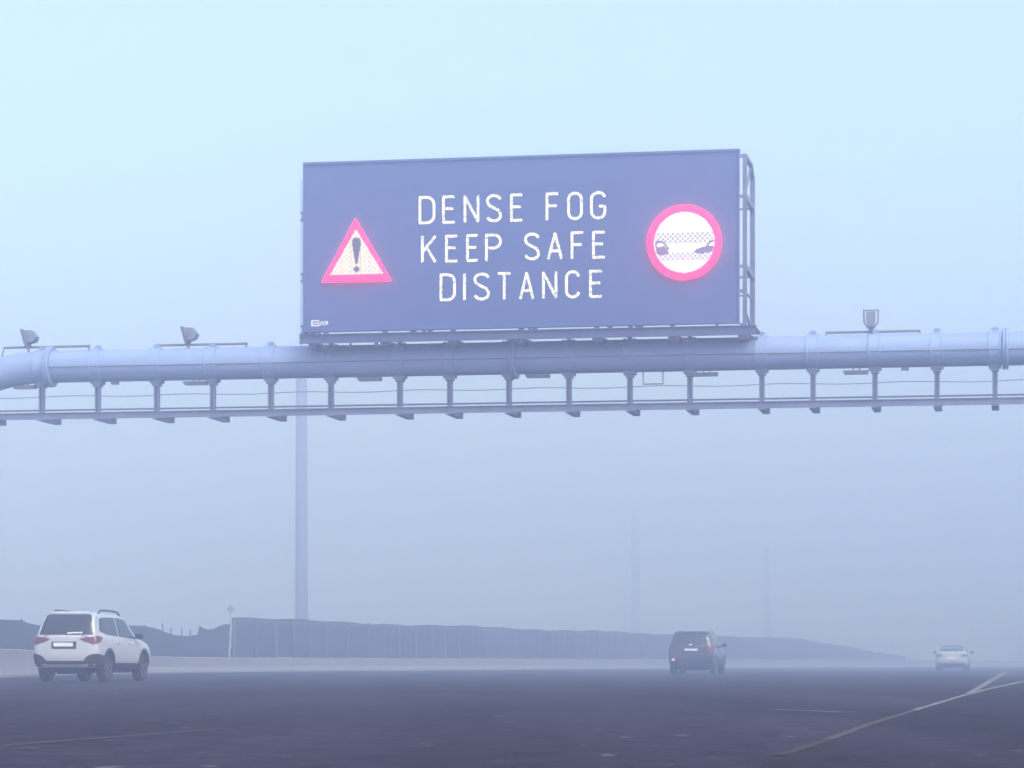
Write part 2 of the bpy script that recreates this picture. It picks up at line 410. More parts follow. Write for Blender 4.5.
for x in xs:
    loc = (x, 0, 0)
    if cl is None:
        mb = MB().lathe([(PR-0.05, -0.15), (PR+0.03, -0.15), (PR+0.03, -0.11), (PR+0.012, -0.105), (PR+0.012, 0.105), (PR+0.03, 0.11), (PR+0.03, 0.15), (PR-0.05, 0.15)], (0, 0, gz), 'x', 40)
        mb.box((-0.05, -0.05, gz+PR), (0.05, 0.05, gz+PR+0.12)); mb.box((-0.09, -0.03, gz+PR+0.05), (0.09, 0.03, gz+PR+0.09))
        cl = mb.build('collar', M['steel'], gan, smooth=30); o = cl
        mb = MB()
        mb.box((-0.15, -0.16, gz-PR-0.06), (0.15, 0.16, gz-PR+0.02)); mb.box((-0.095, -0.14, gz-PR-0.13), (0.095, 0.14, gz-PR-0.062))
        mb.box((-0.062, -0.075, zr_bot+0.02), (-0.028, 0.075, gz-PR-0.1)); mb.box((0.028, -0.075, zr_bot+0.02), (0.062, 0.075, gz-PR-0.1)); mb.box((-0.03, -0.01, zr_bot+0.02), (0.03, 0.02, gz-PR-0.1))
        hg = mb.build('hanger_post', M['galv'], gan); h = hg
        mb = MB()
        mb.box((-0.085, -0.16, zr_bot-0.03), (0.085, 1.24, zr_bot-0.012)); mb.box((-0.012, -0.15, zr_bot-0.012), (0.012, 1.23, zr_bot+0.115)); mb.box((-0.085, 0.03, zr_bot+0.115), (0.085, 1.24, zr_bot+0.132))
        mb.box((-0.085, 1.24, zr_bot-0.03), (0.085, 1.26, zr_bot+0.132))
        cb = mb.build('cross_beam', M['galv'], gan); c = cb
    else:
        o = cl.copy(); h = hg.copy(); c = cb.copy()
        for q_ in (o, h, c): COL.objects.link(q_); q_.parent = gan
    o.location = h.location = c.location = loc
X0 = xs[0]-0.3; X1 = xs[-1]+0.3
mb = MB(); mb.box((X0, -0.115, zr_bot+0.0), (X1, -0.09, zr_top)); mb.box((X0, -0.09, zr_bot+0.001), (X1, -0.08+0.0, zr_bot+0.02)); mb.box((X0, -0.155, zr_top-0.02), (X1, -0.1151, zr_top)); mb.box((X0, -0.155, zr_bot), (X1, -0.1151, zr_bot+0.02))
mb.build('lower_rail', M['galv'], gan)
zc = gp(512, 402.9, 0.3)[1]
MB().tube([(X0, 0.3, zc), (X1, 0.3, zc)], 0.022, 8).build('hand_rail', M['darkgalv'], gan)
zc = gp(512, 389, 0.9)[1]; mb = MB()
cpts = [(X0 + (X1-X0)*k/60, 0.9, zc + 0.02*math.sin(k*1.1)) for k in range(61)]
MB().tube(cpts, 0.009, 6).build('safety_cable', M['galv'], gan)
zc = gz - 0.045
MB().tube([(gp(52, 369)[0], -PR-0.010, zc), (gp(1120, 350)[0], -PR-0.010, zc)], 0.011, 8).build('conduit', M['darkgalv'], gan)
for px in (115, 905):
    x = gp(px, 380)[0]; MB().box((x-0.09, -0.08, gz-PR-0.07), (x+0.09, 0.08, gz-PR+0.03)).build('drain_box', M['galv'], gan)

# ---- under-slung lights
ul = None
UW = [('leftmost slim light fitting under the bend of the gantry tube'), ('slim light fitting under the tube below the second sensor'),
      ('slim light fitting under the tube below the warning triangle'), ('slim light fitting under the tube at the middle flange'),
      ('slim light fitting under the tube below the round prohibition symbol'), ('slim light fitting under the tube just left below the yoke sensor')]
for (px, py), lab in zip(((24.5, 387), (195.5, 383), (369.5, 379), (537.5, 375.8), (705.5, 374.2), (855.5, 372.3)), UW):
    x, z = gp(px, py)
    P = GO + ex * x + Vector((0, 0, z))
    if ul is None:
        ul = empty('gantry_light', P, -PHI)
        MB().add([(-0.26,-0.1,-0.05),(0.30,-0.1,-0.05),(0.30,0.1,-0.05),(-0.26,0.1,-0.05),(-0.31,-0.12,0.035),(0.31,-0.12,0.035),(0.31,0.12,0.035),(-0.31,0.12,0.035)],
                 [(0,3,2,1),(4,5,6,7),(0,1,5,4),(1,2,6,5),(2,3,7,6),(3,0,4,7)]).build('housing', M['sensor'], ul)
        for xx in (-0.05, 0.1): MB().box((xx-0.015, -0.02, 0.03), (xx+0.015, 0.02, 0.16)).build('bracket', M['darkgalv'], ul)
        o = ul
    else: o = copy_tree(ul); o.location = P
    tag(o, lab, 'light fitting', 'slim lights under the gantry tube')
# ---- dangling rectangular loop
x, z = gp(653, 384); P = GO + ex * x + Vector((0, 0, z))
lp = empty('hanging_hoop', P, -PHI); tag(lp, 'thin dark rectangular hoop hanging under the gantry tube below the word DISTANCE', 'hoop')
t_ = gz - PR - z + 0.04
MB().tube([(-0.245, 0, t_), (-0.245, 0, 0.0), (0.245, 0, 0.0), (0.245, 0, t_)], 0.017, 8).build('hoop', M['darkgalv'], lp)

# ---- sensors on top of the tube
def sensor(px, py_rail, x0, x1, head_px, side, label):
    xa = gp(x0, py_rail)[0]; xb = gp(x1, py_rail)[0]; xh, _ = gp(head_px, py_rail); z = gp(px, py_rail)[1]
    P = GO + ex * xh + Vector((0, 0, gz + PR))
    t = tag(empty('traffic_sensor', P, -PHI), label, 'traffic sensor', 'sensor heads on top of the gantry tube')
    zr = z - gz - PR; a = xa - xh; b = xb - xh
    ga = min(0.0, -0.03)
    lean = 0.09 if side else 0.0
    za = -0.30 if x0 < 10 else -0.02
    MB().tube([(a - lean, 0, za), (a, 0, zr), (b, 0, zr), (b - lean*0.5, 0, -0.02)], 0.030, 8).build('mounting_rail', M['darkgalv'], t)
    MB().tube([(0, 0, -0.02), (0, 0, zr + 0.12)], 0.034, 10).build('stem', M['darkgalv'], t)
    h = zr + 0.06
    if side:
        prof = [(-0.11, h+0.36), (0.12, h+0.36), (0.24, h+0.20), (0.18, h+0.08), (0.08, h+0.05), (-0.02, h+0.04)]
        mb = MB(); n = len(prof)
        for yy, sc_ in ((-0.16, 0.92), (0.16, 0.92)):
            pass
        vs = [(px_, -0.16, pz) for px_, pz in prof] + [(px_, 0.16, pz) for px_, pz in prof]
        mb.add(vs, [tuple(range(n))[::-1], tuple(range(n, 2*n))] + [(i, (i+1) % n, n+(i+1) % n, n+i) for i in range(n)])
        mb.build('housing', M['sensor'], t)
        MB().bar((-0.145, 0, h+0.39), (-0.035, 0, h+0.0), 0.40, 0.035).build('lens_plate', M['darkgalv'], t)
        mb = MB(); mb.bar((-0.02, -0.185, h-0.03), (0.03, -0.185, h+0.25), 0.03, 0.05, (0,1,0)); mb.bar((-0.02, 0.185, h-0.03), (0.03, 0.185, h+0.25), 0.03, 0.05, (0,1,0)); mb.bar((-0.02,-0.2,h-0.04),(-0.02,0.2,h-0.04),0.05,0.03)
        mb.build('yoke', M['darkgalv'], t)
    else:
        mb = MB()
        vs = []
        for (yy, w_) in ((-0.14, 0.115), (0.14, 0.09)):
            vs += [(-w_*0.75, yy, h+0.06), (w_*0.75, yy, h+0.06), (w_, yy, h+0.2), (w_, yy, h+0.42), (-w_, yy, h+0.42), (-w_, yy, h+0.2)]
        mb.add(vs, [(5,4,3,2,1,0), (6,7,8,9,10,11)] + [(i, (i+1) % 6, 6+(i+1) % 6, 6+i) for i in range(6)])
        mb.build('housing', M['sensor'], t)
        mb = MB()
        for s in (-1, 1):
            mb.bar((s*0.165, 0, h+0.16), (s*0.175, 0, h+0.45), 0.035, 0.06, (0,1,0)); mb.bar((s*0.163, 0, h+0.165), (s*0.045, 0, h+0.0), 0.035, 0.06, (0,1,0))
        mb.bar((-0.19, 0, h+0.462), (0.19, 0, h+0.462), 0.06, 0.022)
        mb.build('yoke', M['darkgalv'], t)
        MB().tube([(0.06*math.cos(R(q_)), -0.03, zr-0.06+0.09*math.sin(R(q_))) for q_ in range(0, 361, 30)], 0.02, 6, cap=False).build('cable_coil', M['darkgalv'], t)
sensor(46, 347, 4, 90, 28.5, True, 'leftmost angular sensor head on a rail over the bend of the tube')
sensor(200, 344.6, 158, 247.5, 188.5, True, 'angular sensor head on a rail between tube bend and message sign')
sensor(872, 331.8, 826, 920, 871, False, 'sensor head in an upright yoke right of the message sign')

# ------------------------------------------------------------------ message sign
YF = -1.0
xL = gp(304, 250, YF)[0]; xR = gp(738.9, 240, YF)[0]
zT = (gp(303, 163, YF)[1] + gp(739, 151, YF)[1]) / 2; zB = (gp(305, 332, YF)[1] + gp(741, 323, YF)[1]) / 2
SB = Vector(((xL + xR)/2, YF, zB))
sg = tag(empty('message_sign', GO + ex*SB.x + ey*SB.y + Vector((0, 0, zB)), -PHI), 'large dark electronic sign reading DENSE FOG KEEP SAFE DISTANCE', 'sign')
B = lambda mb, name, m, par=None, **k: mb.build(name, m, par or sg, base=SB, **k)
mb = MB(); mb.box((xL, YF, zB), (xR, YF + 0.14, zT))
cab = B(mb, 'cabinet', M['black'])
mb = MB(); e = 0.05
mb.box((xL-0.02, YF-0.03, zT-0.03), (xR+0.02, YF+0.17, zT+0.03)); mb.box((xL-0.02, YF-0.03, zB-0.004), (xR+0.02, YF+0.15, zB+0.035))
mb.box((xL-0.02, YF-0.03, zB+0.0352), (xL+0.03, YF-0.002, zT-0.0302)); mb.box((xR-0.03, YF-0.03, zB+0.0352), (xR+0.02, YF-0.002, zT-0.0302))
B(mb, 'cabinet_frame', M['black'], cab)
# back frame: posts, rungs, diagonals on both ends
YB = 1.35
mb = MB()
zb0 = zB - 0.04
for x in (xL - 0.02, xL + (xR-xL)*0.25, (xL+xR)/2, xL + (xR-xL)*0.75, xR + 0.10):
    endm = abs(x - xR - 0.10) < 1e-6
    mb.bar((x, YF+0.45, zb0), (x, YF+0.45, zT-0.02), 0.10, 0.10, (0,1,0)); mb.bar((x, YB, zb0+0.05), (x, YB, zT-0.28), 0.12, 0.12, (0,1,0))
    mb.bar((x, YF+0.485, zT-0.05), (x, YB-0.35, zT-0.05), 0.09, 0.09); mb.bar((x, YB-0.35, zT-0.05), (x, YB-0.002, zT-0.30), 0.09, 0.09)
    for z0 in (zT - 1.05, zT - 2.75):
        mb.bar((x, YF+0.486, z0), (x, YB-0.041, z0-0.0), 0.10, 0.13)
    mb.bar((x+0.002, YF+0.487, zT-1.0), (x+0.002, YB-0.5, zT-0.10), 0.05, 0.05)
    if endm:
        for z0 in (zT - 0.07, zT - 1.05, zT - 2.75, zT - 3.35): mb.bar((xR - 0.25, YF+0.32, z0 + 0.003), (x - 0.051, YF+0.45, z0 + 0.003), 0.07, 0.08)
    mb.bar((x, YF+0.486, zT-3.35), (x, YB-0.041, zT-3.35), 0.035, 0.035)
    mb.bar((x+0.001, YF+0.486, zB+0.35), (x+0.001, YB-0.041, zB+0.02), 0.05, 0.07)
for z0 in (zT - 1.052, zT - 2.752): mb.bar((xL - 0.02, YB+0.06, z0), (xR+0.10, YB+0.06, z0), 0.04, 0.05)
B(mb, 'back_frame', M['galv'])
for z0 in (zT - 1.3, zB + 1.35, zB + 0.05):       # clips on the left edge
    mb = MB(); mb.box((xL-0.10, YF+0.02, z0-0.10), (xL-0.02, YF+0.25, z0-0.06)); mb.box((xL-0.10, YF+0.02, z0+0.08), (xL-0.02, YF+0.25, z0+0.12)); mb.box((xL-0.06, YF+0.05, z0-0.06), (xL-0.021, YF+0.2, z0+0.08))
    B(mb, 'edge_clip', M['galv'])
# base beam under the cabinet and legs down to the tube
zb_t = gp(520, 329.9, YF)[1]; zb_b = gp(520, 339.3, YF)[1]
mb = MB(); x0 = xL - 0.12; x1 = xR + 0.42
mb.box((x0, YF+0.02, zb_b), (x1, YF+0.04, zb_t)); mb.box((x0, YF-0.03, zb_t-0.02), (x1, YF+0.0198, zb_t)); mb.box((x0, YF-0.03, zb_b), (x1, YF+0.0198, zb_b+0.02))
B(mb, 'base_beam', M['bluesteel'])
mb = MB(); mb.box((x0, YF+0.05, zb_b+0.165), (x1, 0.42, zb_b+0.185)); 
B(mb, 'shading_floor', M['bluesteel'])  # added floor, out of sight, that shades the tube below the sign
mb = MB(); mb.bar((x0, YB+0.14, zT-3.2), (x1-0.3, YB+0.14, zT-3.2), 0.04, 0.04); B(mb, 'guard_rail', M['galv'])
legs = [gp(px, 338, YF)[0] for px in (312, 384, 452, 520, 596, 672, 742)]
for x in legs:
    mb = MB()
    mb.box((x-0.05, YF+0.041, zb_t+0.0), (x+0.05, YF+0.26, zB-0.0045))
    mb.box((x-0.10, YF+0.05, zb_b-0.09), (x+0.10, YF+0.22, zb_b+0.163))
    mb.bar((x, YF+0.2, zb_b-0.03), (x, -0.26, gz+0.30), 0.18, 0.10)
    mb.bar((x+0.13, YF+0.1, zb_b-0.0), (x+0.36, YF+0.1, zb_b-0.10), 0.05, 0.05)
    B(mb, 'support_leg', M['bluesteel'])
# scattered small fixings that break the two light gaps
for i in range(9):
    x = random.uniform(xL+0.3, xR-0.1); wd_ = random.choice((0.02, 0.03, 0.06, 0.1))
    mb = MB()
    if i % 2: mb.box((x-wd_, YF+0.06, zb_t-0.012), (x+wd_, YF+0.12, zB-0.0045))
    else: mb.box((x-wd_*0.7, YF+0.06, zb_b-0.10), (x+wd_*0.7, YF+0.12, zb_b-0.001))
    B(mb, 'fixing_bracket', M['bluesteel'])

# ---- LED matrix
PITCH = 0.020; YL = YF - 0.006; YM = YF - 0.11
def seg_dist(p, a, b):
    ax, az = a; bx, bz = b; dx, dz = bx-ax, bz-az
    L2 = dx*dx + dz*dz
    t = 0 if L2 == 0 else max(0, min(1, ((p[0]-ax)*dx + (p[1]-az)*dz) / L2))
    return math.hypot(p[0]-ax-t*dx, p[1]-az-t*dz)
def raster(x0, x1, z0, z1, fn):
    mb = MB(); h = PITCH * 0.42
    for i in range(int(math.floor(x0/PITCH)), int(math.ceil(x1/PITCH))+1):
        for k in range(int(math.floor(z0/PITCH)), int(math.ceil(z1/PITCH))+1):
            x, z = i*PITCH, k*PITCH; c = fn(x, z, i, k)
            if c is None: continue
            mb.add([(x-h, YM, z-h), (x+h, YM, z-h), (x+h, YM, z+h), (x-h, YM, z+h)], [(0, 1, 2, 3)], c)
    return mb
def arc(cx, cz, rx, rz, a0, a1, n=8): return [(cx + rx*math.cos(R(a0+(a1-a0)*i/n)), cz + rz*math.sin(R(a0+(a1-a0)*i/n))) for i in range(n+1)]
GL = {
 'D': [[(0,0),(0,1),(.5,1)] + arc(.5,.72,.5,.28,90,0,5) + arc(.5,.28,.5,.28,0,-90,5) + [(0,0)]],
 'E': [[(1,1),(0,1),(0,0),(1,0)], [(0,.53),(.86,.53)]],
 'N': [[(0,0),(0,1),(1,0),(1,1)]],
 'S': [arc(.5,.80,.5,.20,20,180,8) + [(0,.74)] + [(.16,.60),(.84,.42)] + [(1,.26)] + arc(.5,.20,.5,.20,0,-160,8)],
 'F': [[(1,1),(0,1),(0,0)], [(0,.53),(.86,.53)]],
 'O': [arc(.5,.75,.5,.25,0,180,10) + arc(.5,.25,.5,.25,180,360,10) + [(1,.75)]],
 'G': [arc(.5,.75,.5,.25,20,180,9) + arc(.5,.25,.5,.25,180,360,9) + [(1,.46),(.6,.46)]],
 'K': [[(0,0),(0,1)], [(1,1),(.02,.40)], [(.32,.58),(1,0)]],
 'P': [[(0,0),(0,1),(.55,1)] + arc(.55,.74,.45,.26,90,-90,8) + [(0,.48)]],
 'A': [[(0,0),(.5,1),(1,0)], [(.2,.30),(.8,.30)]],
 'I': [[(.5,0),(.5,1)]],
 'T': [[(0,1),(1,1)], [(.5,1),(.5,0)]],
 'C': [arc(.5,.75,.5,.25,20,180,9) + arc(.5,.25,.5,.25,180,340,9)],
}
def glyph_line(name, word, spans, yl, yr, label):
    """spans: pixel (left, right) of each letter; yl/yr: (top,bottom) rows at the first and last letter"""
    line = None; segs = []
    px0, px1 = spans[0][0], spans[-1][1]
    zt = (gp(px0, yl[0], YF)[1] + gp(px1, yr[0], YF)[1]) / 2; zb = (gp(px0, yl[1], YF)[1] + gp(px1, yr[1], YF)[1]) / 2
    hw = 0.037
    root = None
    for ch, (a, b) in zip(word, spans):
        xa = gp(a, 250, YF)[0] + hw; xb = gp(b, 250, YF)[0] - hw
        if ch == 'I': xa = xb = (xa + xb) / 2
        S = []
        for pl in GL[ch]:
            q = [(xa + (xb-xa)*u, zb + hw + (zt-zb-2*hw)*v) for u, v in pl]
            S += list(zip(q[:-1], q[1:]))
        seed = random.random() * 10
        dull = random.random()
        mb = MB(); done = []; h = 0.0185; oc = [(h*math.cos(R(22.5+45*q)), h*math.sin(R(22.5+45*q))) for q in range(8)]
        for (p0_, p1_) in S:
            L_ = math.hypot(p1_[0]-p0_[0], p1_[1]-p0_[1]); n_ = max(1, math.ceil(L_/0.038))
            if L_ < 1e-6: continue
            tx, tz = (p1_[0]-p0_[0])/L_, (p1_[1]-p0_[1])/L_
            for q in range(n_+1):
                for o_ in (-0.018, 0.018):
                    x = p0_[0] + tx*L_*q/n_ - tz*o_; z = p0_[1] + tz*L_*q/n_ + tx*o_
                    if any(abs(u-x) < 0.016 and abs(v-z) < 0.016 for u, v in done): continue
                    done.append((x, z)); r_ = random.random(); yj = YL - 0.00002*len(done)
                    mb.add([(x+a_, yj, z+b_) for a_, b_ in oc], [tuple(range(8))], 2 if r_ < 0.07 else (1 if r_ < 0.38 else 0))
        if root is None:
            root = empty(name, (0, 0, 0)); root.parent = sg; tag(root, label)
        o = B(mb, 'letter', [M['ledw'], M['ledy'], M['ledd']], root, smooth='flat')
glyph_line('message_line', 'DENSEFOG', [(418.5,435.5),(442,455.5),(463.5,479.5),(486,502),(510,523),(545.5,559),(567,583),(590,606.5)], (196,224), (191,220), 'top line of white lights reading DENSE FOG')
glyph_line('message_line', 'KEEPSAFE', [(421,436.5),(445,458),(466,478.5),(485,502),(524,540),(547,563),(570.5,584),(592,605.5)], (235,263), (231,259), 'middle line of white lights reading KEEP SAFE')
glyph_line('message_line', 'DISTANCE', [(439.5,456),(463,466),(473.5,490),(497,511.5),(519,534.5),(542,557.5),(565,580.5),(589,602.5)], (273,301.5), (270,298), 'bottom line of white lights reading DISTANCE')

def sgn(p, a, b): return (p[0]-b[0])*(a[1]-b[1]) - (a[0]-b[0])*(p[1]-b[1])
def in_tri(p, t):
    s = [sgn(p, t[0], t[1]), sgn(p, t[1], t[2]), sgn(p, t[2], t[0])]
    return all(v >= 0 for v in s) or all(v <= 0 for v in s)
G = lambda px, py: gp(px, py, YM)
# warning triangle
to = [G(355.5, 218.5), G(321.5, 282.5), G(391.5, 281)]; ti = [G(356, 229), G(330, 275), G(383.5, 273.8)]
xc = G(356.4, 250)[0]; zk0, zk1 = G(356, 263.5)[1], G(356, 237.5)[1]; zd = G(357, 269)[1]
def excl(x, z):
    if zk0 <= z <= zk1:
        f = (z - zk0) / (zk1 - zk0); wdt = 0.028 + 0.075*min(1, f*1.5)
        if f > 0.88: wdt *= math.sqrt(max(0, 1 - ((f-0.88)/0.12)**2))
        return abs(x-xc) <= wdt
    return abs(x-xc) + abs(z-zd) < 0.095
tx0, tx1, tz0, tz1 = to[1][0], to[2][0], min(to[1][1], to[2][1]), to[0][1]
wt = empty('warning_symbol', (0, 0, 0)); wt.parent = sg; tag(wt, 'lit warning triangle with exclamation mark')
def f1(x, z, i, k):
    if in_tri((x, z), ti) or not in_tri((x, z), to): return None
    return 1 if (i//2 + k//2) % 2 else 0
B(raster(tx0, tx1, tz0, tz1, f1), 'red_border', [M['ledr'], M['ledr2']], wt, smooth='flat')
def f2(x, z, i, k):
    if not in_tri((x, z), ti) or excl(x, z): return None
    return 1 if (i//3 + k//3) % 2 else (2 if i % 12 == 0 else 0)
B(raster(tx0, tx1, tz0, tz1, f2), 'white_field', [M['ledw'], M['ledy'], M['ledd']], wt, smooth='flat')
B(raster(tx0, tx1, tz0, tz1, lambda x, z, i, k: 0 if in_tri((x, z), ti) and excl(x, z) else None), 'exclamation_mark', M['ledk'], wt, smooth='flat')
# round prohibition symbol
cx, cz = G(684.2, 242.3); sc_ = (G(714.2, 242.3)[0] - cx) / 30.0
ri, ro = 30.3*sc_, 37.2*sc_
U = lambda x, z: ((x-cx)/sc_, -(z-cz)/sc_)          # pixel offsets from the centre, v down
ps = empty('prohibition_symbol', (0, 0, 0)); ps.parent = sg; tag(ps, 'lit red ring with two cars facing on white')
B(raster(cx-ro, cx+ro, cz-ro, cz+ro, lambda x, z, i, k: (1 if (i//2 + k//2) % 2 else 0) if ri < math.hypot(x-cx, z-cz) <= ro else None), 'red_ring', [M['ledr'], M['ledr2']], ps, smooth='flat')
def in_poly(p, poly):
    c = False; n = len(poly)
    for i in range(n):
        (x1, y1), (x2, y2) = poly[i], poly[i-1]
        if (y1 > p[1]) != (y2 > p[1]) and p[0] < (x2-x1)*(p[1]-y1)/(y2-y1)+x1: c = not c
    return c
carL = [(-28.5, 4.2), (-20, 3.6), (-15.8, 8.5), (-16.2, 11), (-19.5, 12), (-22.5, 12.8), (-25.5, 12), (-28.5, 10)]
carR = [(10, 9.5), (11.5, 7.5), (18, 5.0), (29.6, 4.2), (29.0, 10.0), (21, 11), (18, 12.4), (15, 11.4), (10.5, 11)]
linL = [((-28.3, 4.4), (-28.3, -1)), ((-28.3, -1), (-21.5, -1)), ((-21.5, -1), (-16, 6))]
linR = [((22, 5), (25.5, 0.8)), ((25.5, 0.8), (29.5, -1.2))]
def kind(x, z):
    if math.hypot(x-cx, z-cz) > ri: return None
    p = U(x, z)
    if in_poly(p, carL) or min(seg_dist(p, *s) for s in linL) < 1.0: return 'carL'
    if in_poly(p, carR) or min(seg_dist(p, *s) for s in linR) < 0.9: return 'carR'
    if -9.6 < p[1] < 1.0 and p[0] > -29 and p[0] < 29: return 'band_up'
    if 10.0 < p[1] < 18.4 and abs(p[0]) < 26: return 'band_lo'
    return 'field'
def f3(x, z, i, k):
    kd = kind(x, z)
    if kd == 'field': return 0
    if kd == 'band_up': return 0 if (i//3 + k//3) % 2 == 0 else 1
    if kd == 'band_lo': return 0 if (i//3 + k//3) % 2 == 0 else 3
    return None
B(raster(cx-ri, cx+ri, cz-ri, cz+ri, f3), 'white_field', [M['ledw'], M['ledd'], M['ledp'], M['ledv']], ps, smooth='flat')
for kk in ('carL', 'carR'):
    B(raster(cx-ri, cx+ri, cz-ri, cz+ri, lambda x, z, i, k: 0 if kind(x, z) == kk and True else None), 'car_symbol', M['ledp'], ps, smooth='flat')
# maker's mark at the lower left corner of the cabinet
mb = MB(); yy = YF - 0.035
def q2(px, py): 
    x, z = gp(px, py, YF); return (x, z)
def rect(a, b, y0=YF-0.012):
    (x0, z0), (x1, z1) = q2(*a), q2(*b); mb.box((min(x0, x1), y0, min(z0, z1)), (max(x0, x1), YF-0.002, max(z0, z1)))
rect((311.2, 320.3), (319.2, 321.3)); rect((311.2, 321.4), (312.8, 325.0)); rect((311.2, 325.1), (319.2, 326.2)); rect((318.0, 321.4), (319.2, 325.0)); rect((313.8, 322.7), (317.2, 323.8))
for (a, b) in (((320, 325.6), (321.8, 321.2)), ((322.0, 321.2), (323.6, 325.6)), ((324.0, 321.2), (325.2, 323.2)), ((326.6, 321.2), (325.4, 325.4)), ((327.2, 321.0), (328.0, 324.6))):
    (x0, z0), (x1, z1) = q2(*a), q2(*b); mb.bar((x0, YF-0.007, z0), (x1, YF-0.007, z1), 0.01, 0.026, (0, 1, 0) if False else (0, 0, 1))
B(mb, 'maker_mark', M['plate'])

# ------------------------------------------------------------------ cars
def catmull(p, t):
    """p: list of (x, value) sorted by x ; smooth monotone-ish interpolation at t"""
    if t <= p[0][0]: return p[0][1]
    if t >= p[-1][0]: return p[-1][1]
    for i in range(len(p)-1):
        if p[i][0] <= t <= p[i+1][0]:
            f = (t-p[i][0]) / (p[i+1][0]-p[i][0]); return p[i][1] + (p[i+1][1]-p[i][1])*f
def body_mesh(sp):
    """stations along y (0 = rear). Rows from underside centre to roof centre. Returns evaluated subdivided mesh"""
    st = sp['stations']; W = sp['W']/2
    rows = 11; P = []
    for s in st:
        y, zb, zs, zt, ws, wm, wsh, wt = (s[k] for k in ('y', 'zb', 'zs', 'zt', 'ws', 'wm', 'wsh', 'wt'))
        sh = s.get('shift', [0]*rows)
        r = [(0, zb), (ws*0.8, zb), (ws, zb+0.05), (wm, zb+(zs-zb)*0.35), (wm*1.0, zb+(zs-zb)*0.72), (wsh, zs), (wsh-0.045, zs+0.035 if zt-zs > 0.15 else zs+(zt-zs)*0.3),
             (wsh+(wt-wsh)*0.60, zs+(zt-zs)*0.58), (wt+0.02, zs+(zt-zs)*0.90), (wt*0.72, zs+(zt-zs)*0.985), (0, zt)]
        P.append([(x*W, y+sh[j], z) for j, (x, z) in enumerate(r)])
    mb = MB(); vs = []; idx = {}
    n = len(st)
    for i in range(n):
        for j in range(rows):
            idx[i, j, 1] = len(vs); vs.append(P[i][j])
            if 0 < j < rows-1: idx[i, j, -1] = len(vs); vs.append((-P[i][j][0], P[i][j][1], P[i][j][2]))
            else: idx[i, j, -1] = idx[i, j, 1]
    fs = []
    for i in range(n-1):
        for j in range(rows-1):
            fs.append((idx[i,j,1], idx[i+1,j,1], idx[i+1,j+1,1], idx[i,j+1,1]))
            fs.append((idx[i,j,-1], idx[i,j+1,-1], idx[i+1,j+1,-1], idx[i+1,j,-1]))
    for i, bul in ((0, -sp.get('bulge', 0.03)), (n-1, sp.get('bulge', 0.03)*2)):
        cen = {}
        for j in range(1, rows-1):
            cen[j] = len(vs); vs.append((0, P[i][j][1]+bul, P[i][j][2]))
        cen[0] = idx[i,0,1]; cen[rows-1] = idx[i,rows-1,1]
        for j in range(rows-1):
            for s_ in (1, -1):
                f = [idx[i,j,s_], idx[i,j+1,s_], cen[j+1], cen[j]]
                f = [v for k, v in enumerate(f) if v not in f[:k]]
                if len(f) > 2: fs.append(tuple(f))
    mb.add(vs, fs)
    o = mb.build('tmp', M['white_paint'])
    md = o.modifiers.new('s', 'SUBSURF'); md.levels = 3; md.render_levels = 3
    dg = bpy.context.evaluated_depsgraph_get()
    me = bpy.data.meshes.new_from_object(o.evaluated_get(dg))
    bpy.data.objects.remove(o)
    return me
def cut_wheels(me, wheels, r, W, paint_m):
    o = bpy.data.objects.new('tmp', me); COL.objects.link(o); cut = []
    for y in wheels:
        for s in (-1, 1):
            x0, x1 = sorted((s*(W/2-0.30), s*(W/2+0.2)))
            c = MB().lathe([(0.001, x0), (r, x0), (r, x1), (0.001, x1)], (0, y, sp_wz), 'x', 40, closed=False).build('cut', M['plastic'])
            bm = bmesh.new(); bm.from_mesh(c.data); bmesh.ops.remove_doubles(bm, verts=bm.verts, dist=0.002); bmesh.ops.recalc_face_normals(bm, faces=bm.faces); bm.to_mesh(c.data); bm.free()
            md = o.modifiers.new('b', 'BOOLEAN'); md.operation = 'DIFFERENCE'; md.object = c; md.solver = 'EXACT'; cut.append(c)
    dg = bpy.context.evaluated_depsgraph_get(); dg.update()
    m2 = bpy.data.meshes.new_from_object(o.evaluated_get(dg))
    bpy.data.objects.remove(o)
    for c in cut: bpy.data.objects.remove(c)
    m2.materials.clear(); m2.materials.append(paint_m); m2.materials.append(M['plastic'])
    for p in m2.polygons:
        c = p.center; p.material_index = 0
        for y in wheels:
            if math.hypot(c.y-y, c.z-sp_wz) < r+0.002 and abs(c.x) < W/2 and (abs(abs(c.x)-(W/2-0.30)) < 0.01 or math.hypot(c.y-y, c.z-sp_wz) > r-0.02): p.material_index = 1
        if c.z < sp_zb + 0.05: p.material_index = 1
        p.use_smooth = True
    m2.set_sharp_from_angle(angle=R(35))
    return m2
sp_wz = 0.34; sp_zb = 0.2
